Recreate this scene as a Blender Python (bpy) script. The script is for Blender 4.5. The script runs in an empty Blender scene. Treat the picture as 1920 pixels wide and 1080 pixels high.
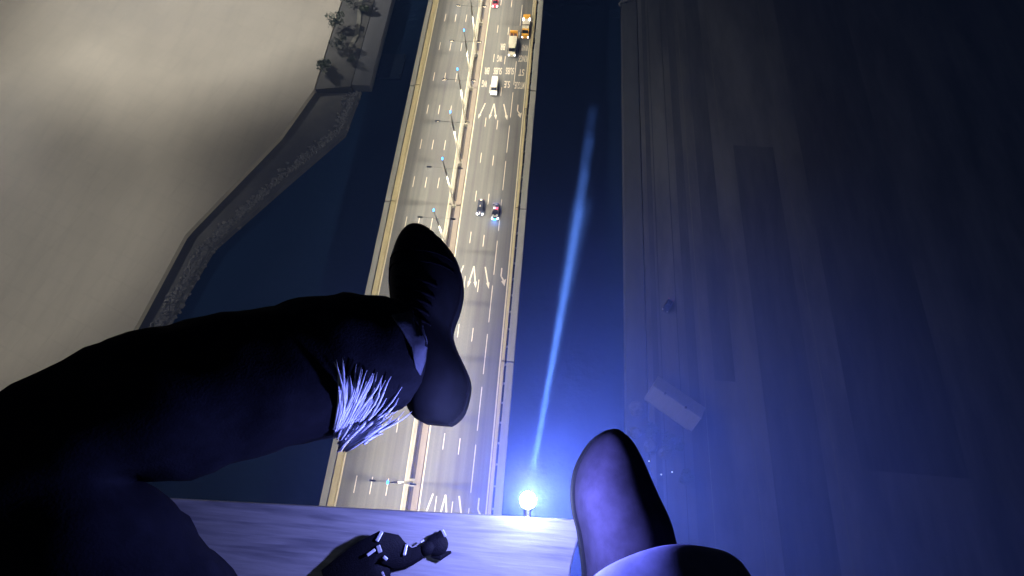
import bpy, bmesh, math, random
from mathutils import Vector, Matrix
random.seed(7)
SC = bpy.context.scene
COL = SC.collection

# ------------------------------------------------------------------ camera
H = 107.0                                   # camera height above the bridge deck (deck top is z = 0)
cd = bpy.data.cameras.new('camera'); cam = bpy.data.objects.new('camera', cd); COL.objects.link(cam)
Rm = ((0.99633072, 0.06528096, -0.05534887), (0.08148482, -0.92133215, 0.38014114), (-0.02617872, -0.38325639, -0.92327093))
M = Matrix.Identity(4)
for i in range(3):
    M[i][0] = Rm[i][0]; M[i][1] = -Rm[i][1]; M[i][2] = -Rm[i][2]
M[2][3] = H
cam.matrix_world = M
cd.sensor_width = 36.0; cd.lens = 36.0 * 881.7 / 1920.0
cd.clip_start = 0.02; cd.clip_end = 6000
SC.camera = cam

# ------------------------------------------------------------------ night sky and moon
SUN_EL, SUN_AZ = math.radians(38), math.radians(215)
w = bpy.data.worlds.new('World'); SC.world = w; w.use_nodes = True
nt = w.node_tree; nt.nodes.clear()
sky = nt.nodes.new('ShaderNodeTexSky'); sky.sky_type = 'NISHITA'; sky.sun_disc = False
sky.sun_elevation = SUN_EL; sky.sun_rotation = SUN_AZ
bg = nt.nodes.new('ShaderNodeBackground'); bg.inputs['Strength'].default_value = 0.004
wo = nt.nodes.new('ShaderNodeOutputWorld')
nt.links.new(sky.outputs[0], bg.inputs[0]); nt.links.new(bg.outputs[0], wo.inputs[0])
sl = bpy.data.lights.new('moon', 'SUN'); sl.energy = 0.10; sl.angle = math.radians(0.5); sl.color = (0.85, 0.92, 1.0)
so = bpy.data.objects.new('moon', sl); COL.objects.link(so)
sdir = Vector((math.sin(SUN_AZ) * math.cos(SUN_EL), math.cos(SUN_AZ) * math.cos(SUN_EL), math.sin(SUN_EL)))
so.rotation_euler = sdir.to_track_quat('Z', 'Y').to_euler(); so.location = (0, 0, 300)

SC.view_settings.view_transform = 'Standard'; SC.view_settings.look = 'None'
SC.view_settings.exposure = 0.0; SC.view_settings.gamma = 1.0
SC.view_settings.use_curve_mapping = False
SC.render.engine = 'CYCLES'
SC.cycles.use_denoising = True
SC.cycles.max_bounces = 6; SC.cycles.diffuse_bounces = 3; SC.cycles.glossy_bounces = 3; SC.cycles.volume_bounces = 0
SC.cycles.sample_clamp_indirect = 4.0

STREET_W = 4700.0        # watts of each bridge luminaire
YARD_W = 52000.0         # watts of each light on the added yard masts
BLUE_GLOW_W = 64000.0          # watts of the hidden spot added for the blue glow around the lamp
STREAK_W = 1800000.0  # watts shared out among the added lens streak spots
GLOW_W = 3800.0  # watts of the hidden wide spot added for the lamp's halo
HAZE = 0.00072  # density of the haze added to show the lamp glow
STREAK_SPOTS = [((0.0785, 0.5355, -0.8409), 0.4, 1.6), ((0.0818, 0.5991, -0.7965), 0.3, 1.7), ((0.0843, 0.6499, -0.7553), 0.19, 1.8), ((0.0851, 0.6904, -0.7184), 0.11, 1.8), ((0.0793, 0.5492, -0.8319), 0.13, 3.4)]     # spots added for the lens streak: direction, share of power, cone in degrees

# ------------------------------------------------------------------ materials
def mat(name, col, rough=0.8, var=0.0, scale=(1, 1, 1), vcol=None, bump=0.0, bscale=20.0, metal=0.0, emit=None, estr=0.0, spec=None, detail=4.0, coat=0.0):
    m = bpy.data.materials.new(name); m.use_nodes = True
    t = m.node_tree; b = t.nodes['Principled BSDF']
    b.inputs['Base Color'].default_value = (*col, 1); b.inputs['Roughness'].default_value = rough
    b.inputs['Metallic'].default_value = metal
    if spec is not None: b.inputs['Specular IOR Level'].default_value = spec
    if coat: b.inputs['Coat Weight'].default_value = coat
    if emit:
        b.inputs['Emission Color'].default_value = (*emit, 1); b.inputs['Emission Strength'].default_value = estr
    if var > 0 or bump > 0:
        tc = t.nodes.new('ShaderNodeTexCoord')
    if var > 0:
        mp = t.nodes.new('ShaderNodeMapping'); mp.inputs['Scale'].default_value = scale
        t.links.new(tc.outputs['Object'], mp.inputs['Vector'])
        n = t.nodes.new('ShaderNodeTexNoise'); n.inputs['Scale'].default_value = 1.0; n.inputs['Detail'].default_value = detail
        n.inputs['Roughness'].default_value = 0.6
        t.links.new(mp.outputs[0], n.inputs['Vector'])
        rp = t.nodes.new('ShaderNodeValToRGB')
        v = vcol or tuple(c * (1 - var) for c in col)
        rp.color_ramp.elements[0].position = 0.35; rp.color_ramp.elements[1].position = 0.65
        rp.color_ramp.elements[0].color = (*v, 1); rp.color_ramp.elements[1].color = (*col, 1)
        t.links.new(n.outputs['Fac'], rp.inputs[0]); t.links.new(rp.outputs[0], b.inputs['Base Color'])
    if bump > 0:
        n2 = t.nodes.new('ShaderNodeTexNoise'); n2.inputs['Scale'].default_value = bscale; n2.inputs['Detail'].default_value = 5
        t.links.new(tc.outputs['Object'], n2.inputs['Vector'])
        bp = t.nodes.new('ShaderNodeBump'); bp.inputs['Strength'].default_value = bump; bp.inputs['Distance'].default_value = 0.02
        t.links.new(n2.outputs['Fac'], bp.inputs['Height']); t.links.new(bp.outputs[0], b.inputs['Normal'])
    return m

def asphalt_mat():
    m = bpy.data.materials.new('asphalt'); m.use_nodes = True
    t = m.node_tree; b = t.nodes['Principled BSDF']; b.inputs['Roughness'].default_value = 0.85; b.inputs['Specular IOR Level'].default_value = 0.2
    tc = t.nodes.new('ShaderNodeTexCoord')
    def noise(sc, det=3):
        mp = t.nodes.new('ShaderNodeMapping'); mp.inputs['Scale'].default_value = sc
        t.links.new(tc.outputs['Object'], mp.inputs['Vector'])
        n = t.nodes.new('ShaderNodeTexNoise'); n.inputs['Scale'].default_value = 1.0; n.inputs['Detail'].default_value = det
        t.links.new(mp.outputs[0], n.inputs['Vector']); return n
    streak = noise((0.85, 0.012, 1)); blot = noise((0.12, 0.05, 1)); fine = noise((9, 3, 1), 6)
    r1 = t.nodes.new('ShaderNodeValToRGB'); e = r1.color_ramp.elements
    e[0].position = 0.32; e[0].color = (0.120, 0.116, 0.107, 1); e[1].position = 0.68; e[1].color = (0.170, 0.169, 0.153, 1)
    t.links.new(streak.outputs['Fac'], r1.inputs[0])
    r2 = t.nodes.new('ShaderNodeValToRGB'); e = r2.color_ramp.elements
    e[0].position = 0.3; e[0].color = (0.88, 0.86, 0.88, 1); e[1].position = 0.7; e[1].color = (1.07, 1.07, 1.05, 1)
    t.links.new(blot.outputs['Fac'], r2.inputs[0])
    r3 = t.nodes.new('ShaderNodeValToRGB'); e = r3.color_ramp.elements
    e[0].position = 0.3; e[0].color = (0.86, 0.86, 0.86, 1); e[1].position = 0.7; e[1].color = (1.08, 1.08, 1.08, 1)
    t.links.new(fine.outputs['Fac'], r3.inputs[0])
    mx = t.nodes.new('ShaderNodeMixRGB'); mx.blend_type = 'MULTIPLY'; mx.inputs[0].default_value = 1
    t.links.new(r1.outputs[0], mx.inputs[1]); t.links.new(r2.outputs[0], mx.inputs[2])
    my = t.nodes.new('ShaderNodeMixRGB'); my.blend_type = 'MULTIPLY'; my.inputs[0].default_value = 1
    t.links.new(mx.outputs[0], my.inputs[1]); t.links.new(r3.outputs[0], my.inputs[2])
    t.links.new(my.outputs[0], b.inputs['Base Color'])
    return m

def ledge_mat():
    m = bpy.data.materials.new('ledge_stone'); m.use_nodes = True
    t = m.node_tree; b = t.nodes['Principled BSDF']
    tc = t.nodes.new('ShaderNodeTexCoord')
    def noise(sc, det, rot=0.03):
        mp = t.nodes.new('ShaderNodeMapping'); mp.inputs['Scale'].default_value = sc; mp.inputs['Rotation'].default_value = (0, 0, -rot)
        t.links.new(tc.outputs['Object'], mp.inputs['Vector'])
        n = t.nodes.new('ShaderNodeTexNoise'); n.inputs['Scale'].default_value = 1.0; n.inputs['Detail'].default_value = det; n.inputs['Distortion'].default_value = 0.4
        t.links.new(mp.outputs[0], n.inputs['Vector']); return n
    a = noise((7, 90, 1), 5); c = noise((16, 230, 1), 4); g = noise((60, 60, 1), 6)
    r1 = t.nodes.new('ShaderNodeValToRGB'); e = r1.color_ramp.elements
    e[0].position = 0.30; e[0].color = (0.17, 0.17, 0.19, 1); e[1].position = 0.50; e[1].color = (0.30, 0.295, 0.30, 1)
    t.links.new(a.outputs['Fac'], r1.inputs[0])
    r2 = t.nodes.new('ShaderNodeValToRGB'); e = r2.color_ramp.elements
    e[0].position = 0.3; e[0].color = (0.86, 0.86, 0.87, 1); e[1].position = 0.7; e[1].color = (1.1, 1.1, 1.1, 1)
    t.links.new(c.outputs['Fac'], r2.inputs[0])
    mx = t.nodes.new('ShaderNodeMixRGB'); mx.blend_type = 'MULTIPLY'; mx.inputs[0].default_value = 1
    t.links.new(r1.outputs[0], mx.inputs[1]); t.links.new(r2.outputs[0], mx.inputs[2])
    t.links.new(mx.outputs[0], b.inputs['Base Color'])
    r3 = t.nodes.new('ShaderNodeMapRange'); r3.inputs['To Min'].default_value = 0.22; r3.inputs['To Max'].default_value = 0.5
    t.links.new(a.outputs['Fac'], r3.inputs[0]); t.links.new(r3.outputs[0], b.inputs['Roughness'])
    bp = t.nodes.new('ShaderNodeBump'); bp.inputs['Strength'].default_value = 0.12; bp.inputs['Distance'].default_value = 0.003
    ad = t.nodes.new('ShaderNodeMath'); ad.operation = 'ADD'
    t.links.new(c.outputs['Fac'], ad.inputs[0]); t.links.new(g.outputs['Fac'], ad.inputs[1])
    t.links.new(ad.outputs[0], bp.inputs['Height']); t.links.new(bp.outputs[0], b.inputs['Normal'])
    return m

def water_mat():
    m = bpy.data.materials.new('water'); m.use_nodes = True
    t = m.node_tree; b = t.nodes['Principled BSDF']
    b.inputs['Base Color'].default_value = (0.004, 0.012, 0.03, 1); b.inputs['Roughness'].default_value = 0.12
    b.inputs['IOR'].default_value = 1.33
    tc = t.nodes.new('ShaderNodeTexCoord')
    n = t.nodes.new('ShaderNodeTexNoise'); n.inputs['Scale'].default_value = 0.35; n.inputs['Detail'].default_value = 6
    t.links.new(tc.outputs['Object'], n.inputs['Vector'])
    bp = t.nodes.new('ShaderNodeBump'); bp.inputs['Strength'].default_value = 0.5; bp.inputs['Distance'].default_value = 0.3
    t.links.new(n.outputs['Fac'], bp.inputs['Height']); t.links.new(bp.outputs[0], b.inputs['Normal'])
    return m

def yard_mat():
    m = mat('yard_concrete', (0.235, 0.222, 0.195), 0.9, 0.20, (0.018, 0.014, 0.05), detail=5)
    t = m.node_tree; b = t.nodes['Principled BSDF']; src = b.inputs['Base Color'].links[0].from_socket
    tc = t.nodes.new('ShaderNodeTexCoord'); mp = t.nodes.new('ShaderNodeMapping'); mp.inputs['Rotation'].default_value = (0, 0, 0.35)
    t.links.new(tc.outputs['Object'], mp.inputs['Vector'])
    br = t.nodes.new('ShaderNodeTexBrick'); br.offset = 0.0; br.inputs['Scale'].default_value = 1.0
    br.inputs['Brick Width'].default_value = 7.5; br.inputs['Row Height'].default_value = 7.5; br.inputs['Mortar Size'].default_value = 0.10
    br.inputs['Color1'].default_value = (1, 1, 1, 1); br.inputs['Color2'].default_value = (0.96, 0.96, 0.955, 1); br.inputs['Mortar'].default_value = (0.87, 0.87, 0.86, 1)
    t.links.new(mp.outputs[0], br.inputs['Vector'])
    mp2 = t.nodes.new('ShaderNodeMapping'); mp2.inputs['Rotation'].default_value = (0, 0, 0.35); mp2.inputs['Scale'].default_value = (0.35, 0.012, 1)
    t.links.new(tc.outputs['Object'], mp2.inputs['Vector'])
    n = t.nodes.new('ShaderNodeTexNoise'); n.inputs['Scale'].default_value = 1.0; n.inputs['Detail'].default_value = 4; t.links.new(mp2.outputs[0], n.inputs['Vector'])
    r = t.nodes.new('ShaderNodeValToRGB'); e = r.color_ramp.elements; e[0].position = 0.34; e[0].color = (0.95, 0.95, 0.945, 1); e[1].position = 0.5; e[1].color = (1, 1, 1, 1)
    t.links.new(n.outputs['Fac'], r.inputs[0])
    for extra in (br.outputs['Color'], r.outputs[0]):
        mx = t.nodes.new('ShaderNodeMixRGB'); mx.blend_type = 'MULTIPLY'; mx.inputs[0].default_value = 1
        t.links.new(src, mx.inputs[1]); t.links.new(extra, mx.inputs[2]); src = mx.outputs[0]
    t.links.new(src, b.inputs['Base Color'])
    return m

MAT = {
    'asphalt': asphalt_mat(), 'ledge': ledge_mat(), 'water': water_mat(),
    'paint': mat('road_paint', (0.64, 0.60, 0.51), 0.7, 0.22, (3, 1.2, 1)),
    'edge_paint': mat('edge_paint', (0.60, 0.54, 0.38), 0.7, 0.15, (3, 0.6, 1)),
    'barrier': mat('barrier_concrete', (0.44, 0.375, 0.205), 0.85, 0.18, (1.2, 0.15, 1), bump=0.2),
    'median': mat('median_concrete', (0.31, 0.285, 0.225), 0.85, 0.2, (1.5, 0.2, 1), bump=0.2),
    'median_brown': mat('median_brown', (0.235, 0.195, 0.155), 0.85, 0.2, (1.5, 0.2, 1), bump=0.2),
    'fascia': mat('fascia_concrete', (0.27, 0.265, 0.235), 0.85, 0.14, (1.0, 0.25, 1), bump=0.2),
    'gap': mat('gap_floor', (0.060, 0.047, 0.040), 0.9, 0.3, (1, 0.4, 1)),
    'slot': mat('slot_dark', (0.012, 0.012, 0.014), 0.9),
    'girder': mat('girder_concrete', (0.22, 0.22, 0.21), 0.9, 0.2, (0.3, 0.3, 0.3)),
    'pole': mat('cream_pole', (0.85, 0.80, 0.66), 0.5),
    'dark_metal': mat('dark_metal', (0.02, 0.022, 0.026), 0.55, metal=0.3),
    'arm_metal': mat('arm_metal', (0.07, 0.07, 0.07), 0.6),
    'lens': mat('lamp_lens', (0.9, 0.85, 0.7), 0.3, emit=(1, 0.86, 0.62), estr=20),
    'blue_tip': mat('blue_tip', (0.05, 0.3, 0.8), 0.3, emit=(0.04, 0.32, 1.0), estr=6),
    'quay': mat('quay_concrete', (0.055, 0.060, 0.072), 0.9, 0.25, (0.25, 0.06, 0.2), bump=0.2, bscale=2),
    'wharf': mat('wharf_asphalt', (0.090, 0.094, 0.108), 0.9, 0.55, (0.11, 0.022, 0.1), detail=6),
    'yard': yard_mat(),
    'strip': mat('resurfaced_strip', (0.050, 0.053, 0.062), 0.9, 0.4, (0.3, 0.05, 0.1)),
    'earth': mat('bank_earth', (0.035, 0.037, 0.038), 0.95, 0.4, (0.2, 0.2, 0.2)),
    'pontoon': mat('pontoon_deck', (0.018, 0.028, 0.046), 0.9, 0.3, (0.4, 0.4, 0.4), spec=0.0),
    'path': mat('path_concrete', (0.10, 0.105, 0.095), 0.9, 0.2, (0.5, 0.5, 0.5)),
    'leaf': mat('leaf', (0.050, 0.075, 0.040), 0.7, 0.45, (3, 3, 3)),
    'leaf_dark': mat('leaf_dark', (0.035, 0.050, 0.038), 0.7, 0.45, (3, 3, 3)),
    'bark': mat('bark', (0.05, 0.04, 0.03), 0.9),
    'glass': mat('vehicle_glass', (0.012, 0.013, 0.018), 0.35, spec=0.12),
    'tyre': mat('tyre', (0.012, 0.012, 0.012), 0.85),
    'rim': mat('rim', (0.35, 0.35, 0.36), 0.35, metal=0.8),
    'headlight': mat('headlight', (0.9, 0.9, 1.0), 0.2, emit=(0.86, 0.9, 1.0), estr=9),
    'taillight': mat('taillight', (0.4, 0.01, 0.01), 0.3, emit=(1, 0.03, 0.03), estr=1.2),
    'red_light': mat('red_light', (0.6, 0.02, 0.05), 0.3, emit=(1, 0.06, 0.12), estr=5),
    'blue_light': mat('blue_light', (0.02, 0.1, 0.8), 0.3, emit=(0.03, 0.28, 1.0), estr=12),
    'white_paint': mat('white_vehicle_paint', (0.70, 0.67, 0.58), 0.35, 0.06, (1, 1, 1), coat=0.4),
    'cream_paint': mat('cream_vehicle_paint', (0.66, 0.60, 0.46), 0.4, 0.08, (1, 1, 1), coat=0.3),
    'orange_paint': mat('orange_vehicle_paint', (0.85, 0.42, 0.03), 0.4, 0.1, (1, 1, 1), coat=0.3),
    'red_paint': mat('red_vehicle_paint', (0.55, 0.02, 0.04), 0.35, coat=0.5),
    'navy_paint': mat('navy_vehicle_paint', (0.020, 0.022, 0.045), 0.3, coat=0.5),
    'black_paint': mat('black_vehicle_paint', (0.010, 0.011, 0.015), 0.3, coat=0.5),
    'tray': mat('dark_tray', (0.035, 0.032, 0.05), 0.7),
    'brown_load': mat('brown_load', (0.09, 0.03, 0.015), 0.8),
    'denim': mat('dark_denim', (0.0055, 0.0060, 0.0095), 0.95, 0.35, (60, 60, 60), bump=0.12, bscale=420, spec=0.03),
    'cuff': mat('flare_tinted_cuff', (0.10, 0.10, 0.19), 0.9, 0.3, (30, 30, 30), bump=0.03, bscale=300, spec=0.05),  # denim made pale blue to carry the flare over the hem
    'thread': mat('pale_thread', (0.44, 0.46, 0.56), 0.95, spec=0.1),
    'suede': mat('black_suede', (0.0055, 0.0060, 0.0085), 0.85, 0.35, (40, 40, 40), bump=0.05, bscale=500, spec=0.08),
    'suede_flare': mat('flare_tinted_suede', (0.027, 0.023, 0.040), 1.0, 0.35, (40, 40, 40), bump=0.05, bscale=500, spec=0.08),  # black suede lightened and tinted with the lamp's flare veil
    'panel': mat('grey_panel', (0.050, 0.055, 0.080), 0.8, 0.2, (50, 50, 50), bump=0.08, bscale=300, spec=0.1),
    'rubber': mat('black_rubber', (0.007, 0.007, 0.009), 0.75, spec=0.15),
    'lace': mat('lace', (0.0035, 0.0035, 0.005), 1.0, spec=0.0),
    'strap': mat('strap_webbing', (0.006, 0.006, 0.009), 0.7, 0.3, (90, 90, 90), bump=0.25, bscale=500, spec=0.1),
    'clip': mat('shiny_clip', (0.55, 0.57, 0.62), 0.4, metal=0.5),
    'housing': mat('lamp_housing', (0.03, 0.03, 0.035), 0.5, metal=0.4),
    'hot_patch_glow': mat('hot_patch_glow', (1, 1, 1), 0.3, emit=(0.5, 0.6, 1.0), estr=900),  # emitter added to burn a hot patch onto the ledge
    'bulb': mat('bulb', (1, 1, 1), 0.3, emit=(0.26, 0.29, 1.0), estr=3700),
    'roof_white': mat('roof_sheet', (0.14, 0.145, 0.155), 0.6, 0.12, (2, 0.3, 1)),
    'wall_grey': mat('shed_wall', (0.16, 0.17, 0.18), 0.8, 0.2, (0.5, 0.5, 0.5)),
    'rock': mat('rock', (0.085, 0.09, 0.10), 0.9, 0.4, (1, 1, 1), bump=0.6, bscale=3),
    'small_lamp': mat('small_lamp', (1, 1, 1), 0.3, emit=(0.8, 0.9, 1), estr=1.2),
}

# ------------------------------------------------------------------ mesh helpers
def box(bm, x0, x1, y0, y1, z0, z1, mat4=None):
    vs = [bm.verts.new((x, y, z)) for z in (z0, z1) for y in (y0, y1) for x in (x0, x1)]
    if mat4 is not None:
        for v in vs: v.co = mat4 @ v.co
    for f in ((0, 2, 3, 1), (4, 5, 7, 6), (0, 1, 5, 4), (2, 6, 7, 3), (0, 4, 6, 2), (1, 3, 7, 5)):
        bm.faces.new([vs[i] for i in f])
    return vs

def prism(bm, pts, z0, z1):
    lo = [bm.verts.new((x, y, z0)) for x, y in pts]; hi = [bm.verts.new((x, y, z1)) for x, y in pts]
    n = len(pts)
    bm.faces.new(hi); bm.faces.new(lo[::-1])
    for i in range(n):
        bm.faces.new((lo[i], lo[(i + 1) % n], hi[(i + 1) % n], hi[i]))

def tube(bm, pts, radii, seg=8, cap=True):
    pts = [Vector(p) for p in pts]; rings = []
    for i, p in enumerate(pts):
        d = (pts[min(i + 1, len(pts) - 1)] - pts[max(i - 1, 0)]).normalized()
        a = d.orthogonal().normalized() if i == 0 else (prev - d * prev.dot(d)).normalized()
        prev = a; b = d.cross(a); r = radii[i] if isinstance(radii, (list, tuple)) else radii
        rings.append([bm.verts.new(p + (a * math.cos(t) + b * math.sin(t)) * r) for t in [2 * math.pi * k / seg for k in range(seg)]])
    for i in range(len(rings) - 1):
        for k in range(seg):
            bm.faces.new((rings[i][k], rings[i][(k + 1) % seg], rings[i + 1][(k + 1) % seg], rings[i + 1][k]))
    if cap:
        bm.faces.new(rings[0][::-1]); bm.faces.new(rings[-1])

def loft(bm, rings, cap=True):
    R = [[bm.verts.new(p) for p in r] for r in rings]; n = len(R[0])
    for i in range(len(R) - 1):
        for k in range(n):
            bm.faces.new((R[i][k], R[i][(k + 1) % n], R[i + 1][(k + 1) % n], R[i + 1][k]))
    if cap:
        bm.faces.new(R[0][::-1]); bm.faces.new(R[-1])

def mesh_of(bm, name, m, smooth=False):
    bmesh.ops.recalc_face_normals(bm, faces=bm.faces)
    me = bpy.data.meshes.new(name); bm.to_mesh(me); bm.free()
    if m: me.materials.append(MAT[m])
    if smooth:
        for p in me.polygons: p.use_smooth = True
    return me

def obj(name, bm, m, parent=None, smooth=False, bevel=0.0, segs=2):
    me = bm if isinstance(bm, bpy.types.Mesh) else mesh_of(bm, name, m, smooth)
    o = bpy.data.objects.new(name, me); COL.objects.link(o)
    if parent: o.parent = parent
    if bevel > 0:
        md = o.modifiers.new('bevel', 'BEVEL'); md.width = bevel; md.segments = segs; md.limit_method = 'ANGLE'
    return o

def B(): return bmesh.new()

def bobj(name, dims, m, parent=None, bevel=0.0):
    bm = B(); box(bm, *dims); return obj(name, bm, m, parent, bevel=bevel)

def empty(name, loc, label, cat, group=None, rz=0.0):
    o = bpy.data.objects.new(name, None); COL.objects.link(o); o.location = loc; o.rotation_euler = (0, 0, rz)
    o.empty_display_size = 0.3; tag(o, label, cat, group); return o

def tag(o, label, cat, group=None):
    o['label'] = label; o['category'] = cat
    if group: o['group'] = group
    return o

def struct(o):
    o['kind'] = 'structure'; return o

def light(name, kind, loc, power, col, parent=None, rad=0.05, aim=None, size=None, blend=0.3, bat=0):
    l = bpy.data.lights.new(name, kind); l.energy = power; l.color = col; l.shadow_soft_size = rad
    if size: l.spot_size = size; l.spot_blend = blend
    o = bpy.data.objects.new(name, l); COL.objects.link(o); o.location = loc
    if aim: o.rotation_euler = Vector(aim).to_track_quat('-Z', 'Y').to_euler()
    if parent: o.parent = parent
    if bat:                                  # road luminaire photometry: throws more light sideways than straight down
        l.use_nodes = True; t = l.node_tree; em = t.nodes['Emission']
        tc = t.nodes.new('ShaderNodeTexCoord'); sx = t.nodes.new('ShaderNodeSeparateXYZ'); t.links.new(tc.outputs['Normal'], sx.inputs[0])
        ab = t.nodes.new('ShaderNodeMath'); ab.operation = 'ABSOLUTE'; t.links.new(sx.outputs['Z'], ab.inputs[0])
        pw = t.nodes.new('ShaderNodeMath'); pw.operation = 'POWER'; t.links.new(ab.outputs[0], pw.inputs[0]); pw.inputs[1].default_value = -3.0
        mn = t.nodes.new('ShaderNodeMath'); mn.operation = 'MINIMUM'; t.links.new(pw.outputs[0], mn.inputs[0]); mn.inputs[1].default_value = bat
        t.links.new(mn.outputs[0], em.inputs['Strength'])
    return o

# ------------------------------------------------------------------ water, wharves, banks
WZ = -25.0
bm = B(); S = 2500
bm.faces.new([bm.verts.new(p) for p in ((-S, -S, WZ), (S, -S, WZ), (S, S, WZ), (-S, S, WZ))])
struct(obj('water', bm, 'water'))

# right wharf: a coping strip with a seam, then the wide apron
bm = B(); box(bm, 25.6, 31.2, -400, 900, WZ - 1, -22.0); struct(obj('wharf_coping', bm, 'quay', bevel=0.08))
bm = B(); box(bm, 31.55, 900, -400, 900, WZ - 1, -22.12); struct(obj('wharf_apron', bm, 'wharf'))
for x, w2, nm, m_ in ((35.4, .10, 'crane_rail', 'dark_metal'), (40.2, .10, 'crane_rail', 'dark_metal'), (46.5, .09, 'bay_line', 'path'), (58.0, .09, 'bay_line', 'path'), (78, .12, 'bay_line', 'path')):
    bm = B(); box(bm, x - w2, x + w2, -100, 420, -22.118, -22.06 if nm == 'crane_rail' else -22.114); struct(obj(nm, bm, m_))
for x0, x1, y0, y1 in ((33, 34.6, -60, 400), (42.5, 45.2, -80, 420), (49.5, 55, 30, 300), (62, 75, -40, 110), (84, 110, 10, 260)):
    bm = B(); box(bm, x0, x1, y0, y1, -22.2, -22.105); struct(obj('resurfaced_strip', bm, 'strip'))
# left shore
bm = B(); box(bm, -73.0, -66.2, 129.3, 900, WZ - 1, -22.0); struct(obj('quay_edge', bm, 'quay', bevel=0.08))
bm = B(); prism(bm, [(-73.3, 900), (-73.3, 128.6), (-86, 126.5), (-90, 900)], WZ - 1, -22.1); struct(obj('shore_bank', bm, 'earth'))
bm = B(); prism(bm, [(-70.0, 127), (-71.5, 108), (-88, 84), (-104, 60), (-112, 20), (-108, -60), (-130, -60), (-130, 20), (-112, 66), (-86.5, 126)], WZ - 1, -23.3)
struct(obj('shore_revetment', bm, 'earth'))
bm = B(); prism(bm, [(-90.3, 900), (-86.4, 126.2), (-93, 104), (-113, 64), (-120, 10), (-114, -60), (-900, -60), (-900, 900)], WZ - 1, -21.95)
struct(obj('yard_pavement', bm, 'yard'))
bm = B(); pts = [(-78.6, 200, -21.9), (-78.8, 172, -21.9), (-77.2, 163, -21.9), (-76.4, 154, -21.9), (-77.5, 148, -21.9)]
for i in range(len(pts) - 1):
    (x0, y0, z), (x1, y1, _) = pts[i], pts[i + 1]
    bm.faces.new([bm.verts.new(p) for p in ((x0 - .8, y0, z), (x0 + .8, y0, z), (x1 + .8, y1, z), (x1 - .8, y1, z))])
struct(obj('shore_path', bm, 'path'))

rr = random.Random(3); bm = B()
RL = [(-71.5, 127), (-73.5, 109), (-90, 86), (-105.5, 61), (-113.5, 20), (-109.5, -58)]
for (xa, ya), (xb, yb) in zip(RL[:-1], RL[1:]):
    nn = int(math.hypot(xb - xa, yb - ya) * 14)
    for _ in range(nn):
        u = rr.random(); g = rr.gauss(0, 1.6); x = xa + (xb - xa) * u - abs(g) * .9 + rr.uniform(-.3, 2.2); y = ya + (yb - ya) * u + rr.uniform(-.8, .8)
        r = rr.uniform(.25, .75); mt = Matrix.Translation((x, y, -23.4 - max(0, x - (xa + (xb - xa) * u)) * .5)) @ Matrix.Rotation(rr.uniform(0, 6), 4, Vector((rr.random(), rr.random(), 1)).normalized())
        vs = box(bm, -r, r, -r * .7, r * .7, -r * .5, r * .5, mt)
        for v_ in vs: v_.co += Vector((rr.uniform(-.2, .2), rr.uniform(-.2, .2), rr.uniform(-.1, .1))) * r
rp_ = obj('riprap', bm, 'rock'); rp_['kind'] = 'stuff'; rp_['label'] = 'broken rocks along the left shore'; rp_['category'] = 'rocks'
pon = empty('pontoon', (-61, 142, WZ), 'dim floating pontoon beside the stone quay left of the bridge', 'pontoon')
bm = B(); box(bm, -4.6, 4.6, -6.2, 6.2, -0.4, 0.55); obj('deck', bm, 'pontoon', pon, bevel=0.08)
for sx in (-4.3, 4.3):
    for sy in (-5, 5):
        bm = B(); tube(bm, [(sx, sy, -1), (sx, sy, 1.7)], 0.16); obj('pile', bm, 'dark_metal', pon)

# ------------------------------------------------------------------ bridge
bridge = empty('bridge', (0, 0, 0), 'floodlit concrete road bridge with two four-lane carriageways over dark water', 'bridge')
Y0, Y1 = -160, 420
cwl = bobj('carriageway', (-39.42, -25.08, Y0, Y1, -0.35, 0.0), 'asphalt', bridge)
cwr = bobj('carriageway', (-21.92, -7.32, Y0, Y1, -0.35, 0.0), 'asphalt', bridge)
for x0, x1 in ((-40.0, -25.5), (-21.5, -7.0)):
    bm = B(); prism(bm, [(x0, -0.36), (x1, -0.36), (x1 - 3, -4.6), (x0 + 3, -4.6)], Y0, Y1)
    bmesh.ops.rotate(bm, verts=bm.verts, cent=(0, 0, 0), matrix=Matrix(((1, 0, 0), (0, 0, 1), (0, 1, 0))))
    obj('girder', bm, 'girder', bridge)
JOINTS = [Y0, -97.5, -56.5, -15.5, 25.5, 66.6, 107.6, 148.6, 189.6, 230.6, 271.6, Y1]
for a, b in zip(JOINTS[:-1], JOINTS[1:]):
    a += 0.16; b -= 0.16
    for nm, x0, x1, z1, m in (('fascia', -42.5, -41.0, 0.35, 'fascia'), ('barrier', -40.66, -39.44, 0.85, 'barrier'),
                              ('median_wall', -25.06, -24.30, 0.75, 'median'), ('median_wall', -23.28, -21.94, 0.45, 'median_brown'),
                              ('barrier', -7.30, -6.56, 0.85, 'barrier'), ('fascia', -6.14, -4.45, 0.35, 'fascia')):
        bm = B(); box(bm, x0, x1, a, b, -1.4, z1); obj(nm, bm, m, bridge, bevel=0.06)
for x0, x1 in ((-41.0, -40.66), (-6.56, -6.14)):
    bobj('drain_channel', (x0 - 0.02, x1 + 0.02, Y0, Y1, -1.5, -0.3), 'slot', bridge)
bobj('median_floor', (-24.6, -23.0, Y0, Y1, -1.6, -0.55), 'gap', bridge)
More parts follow.
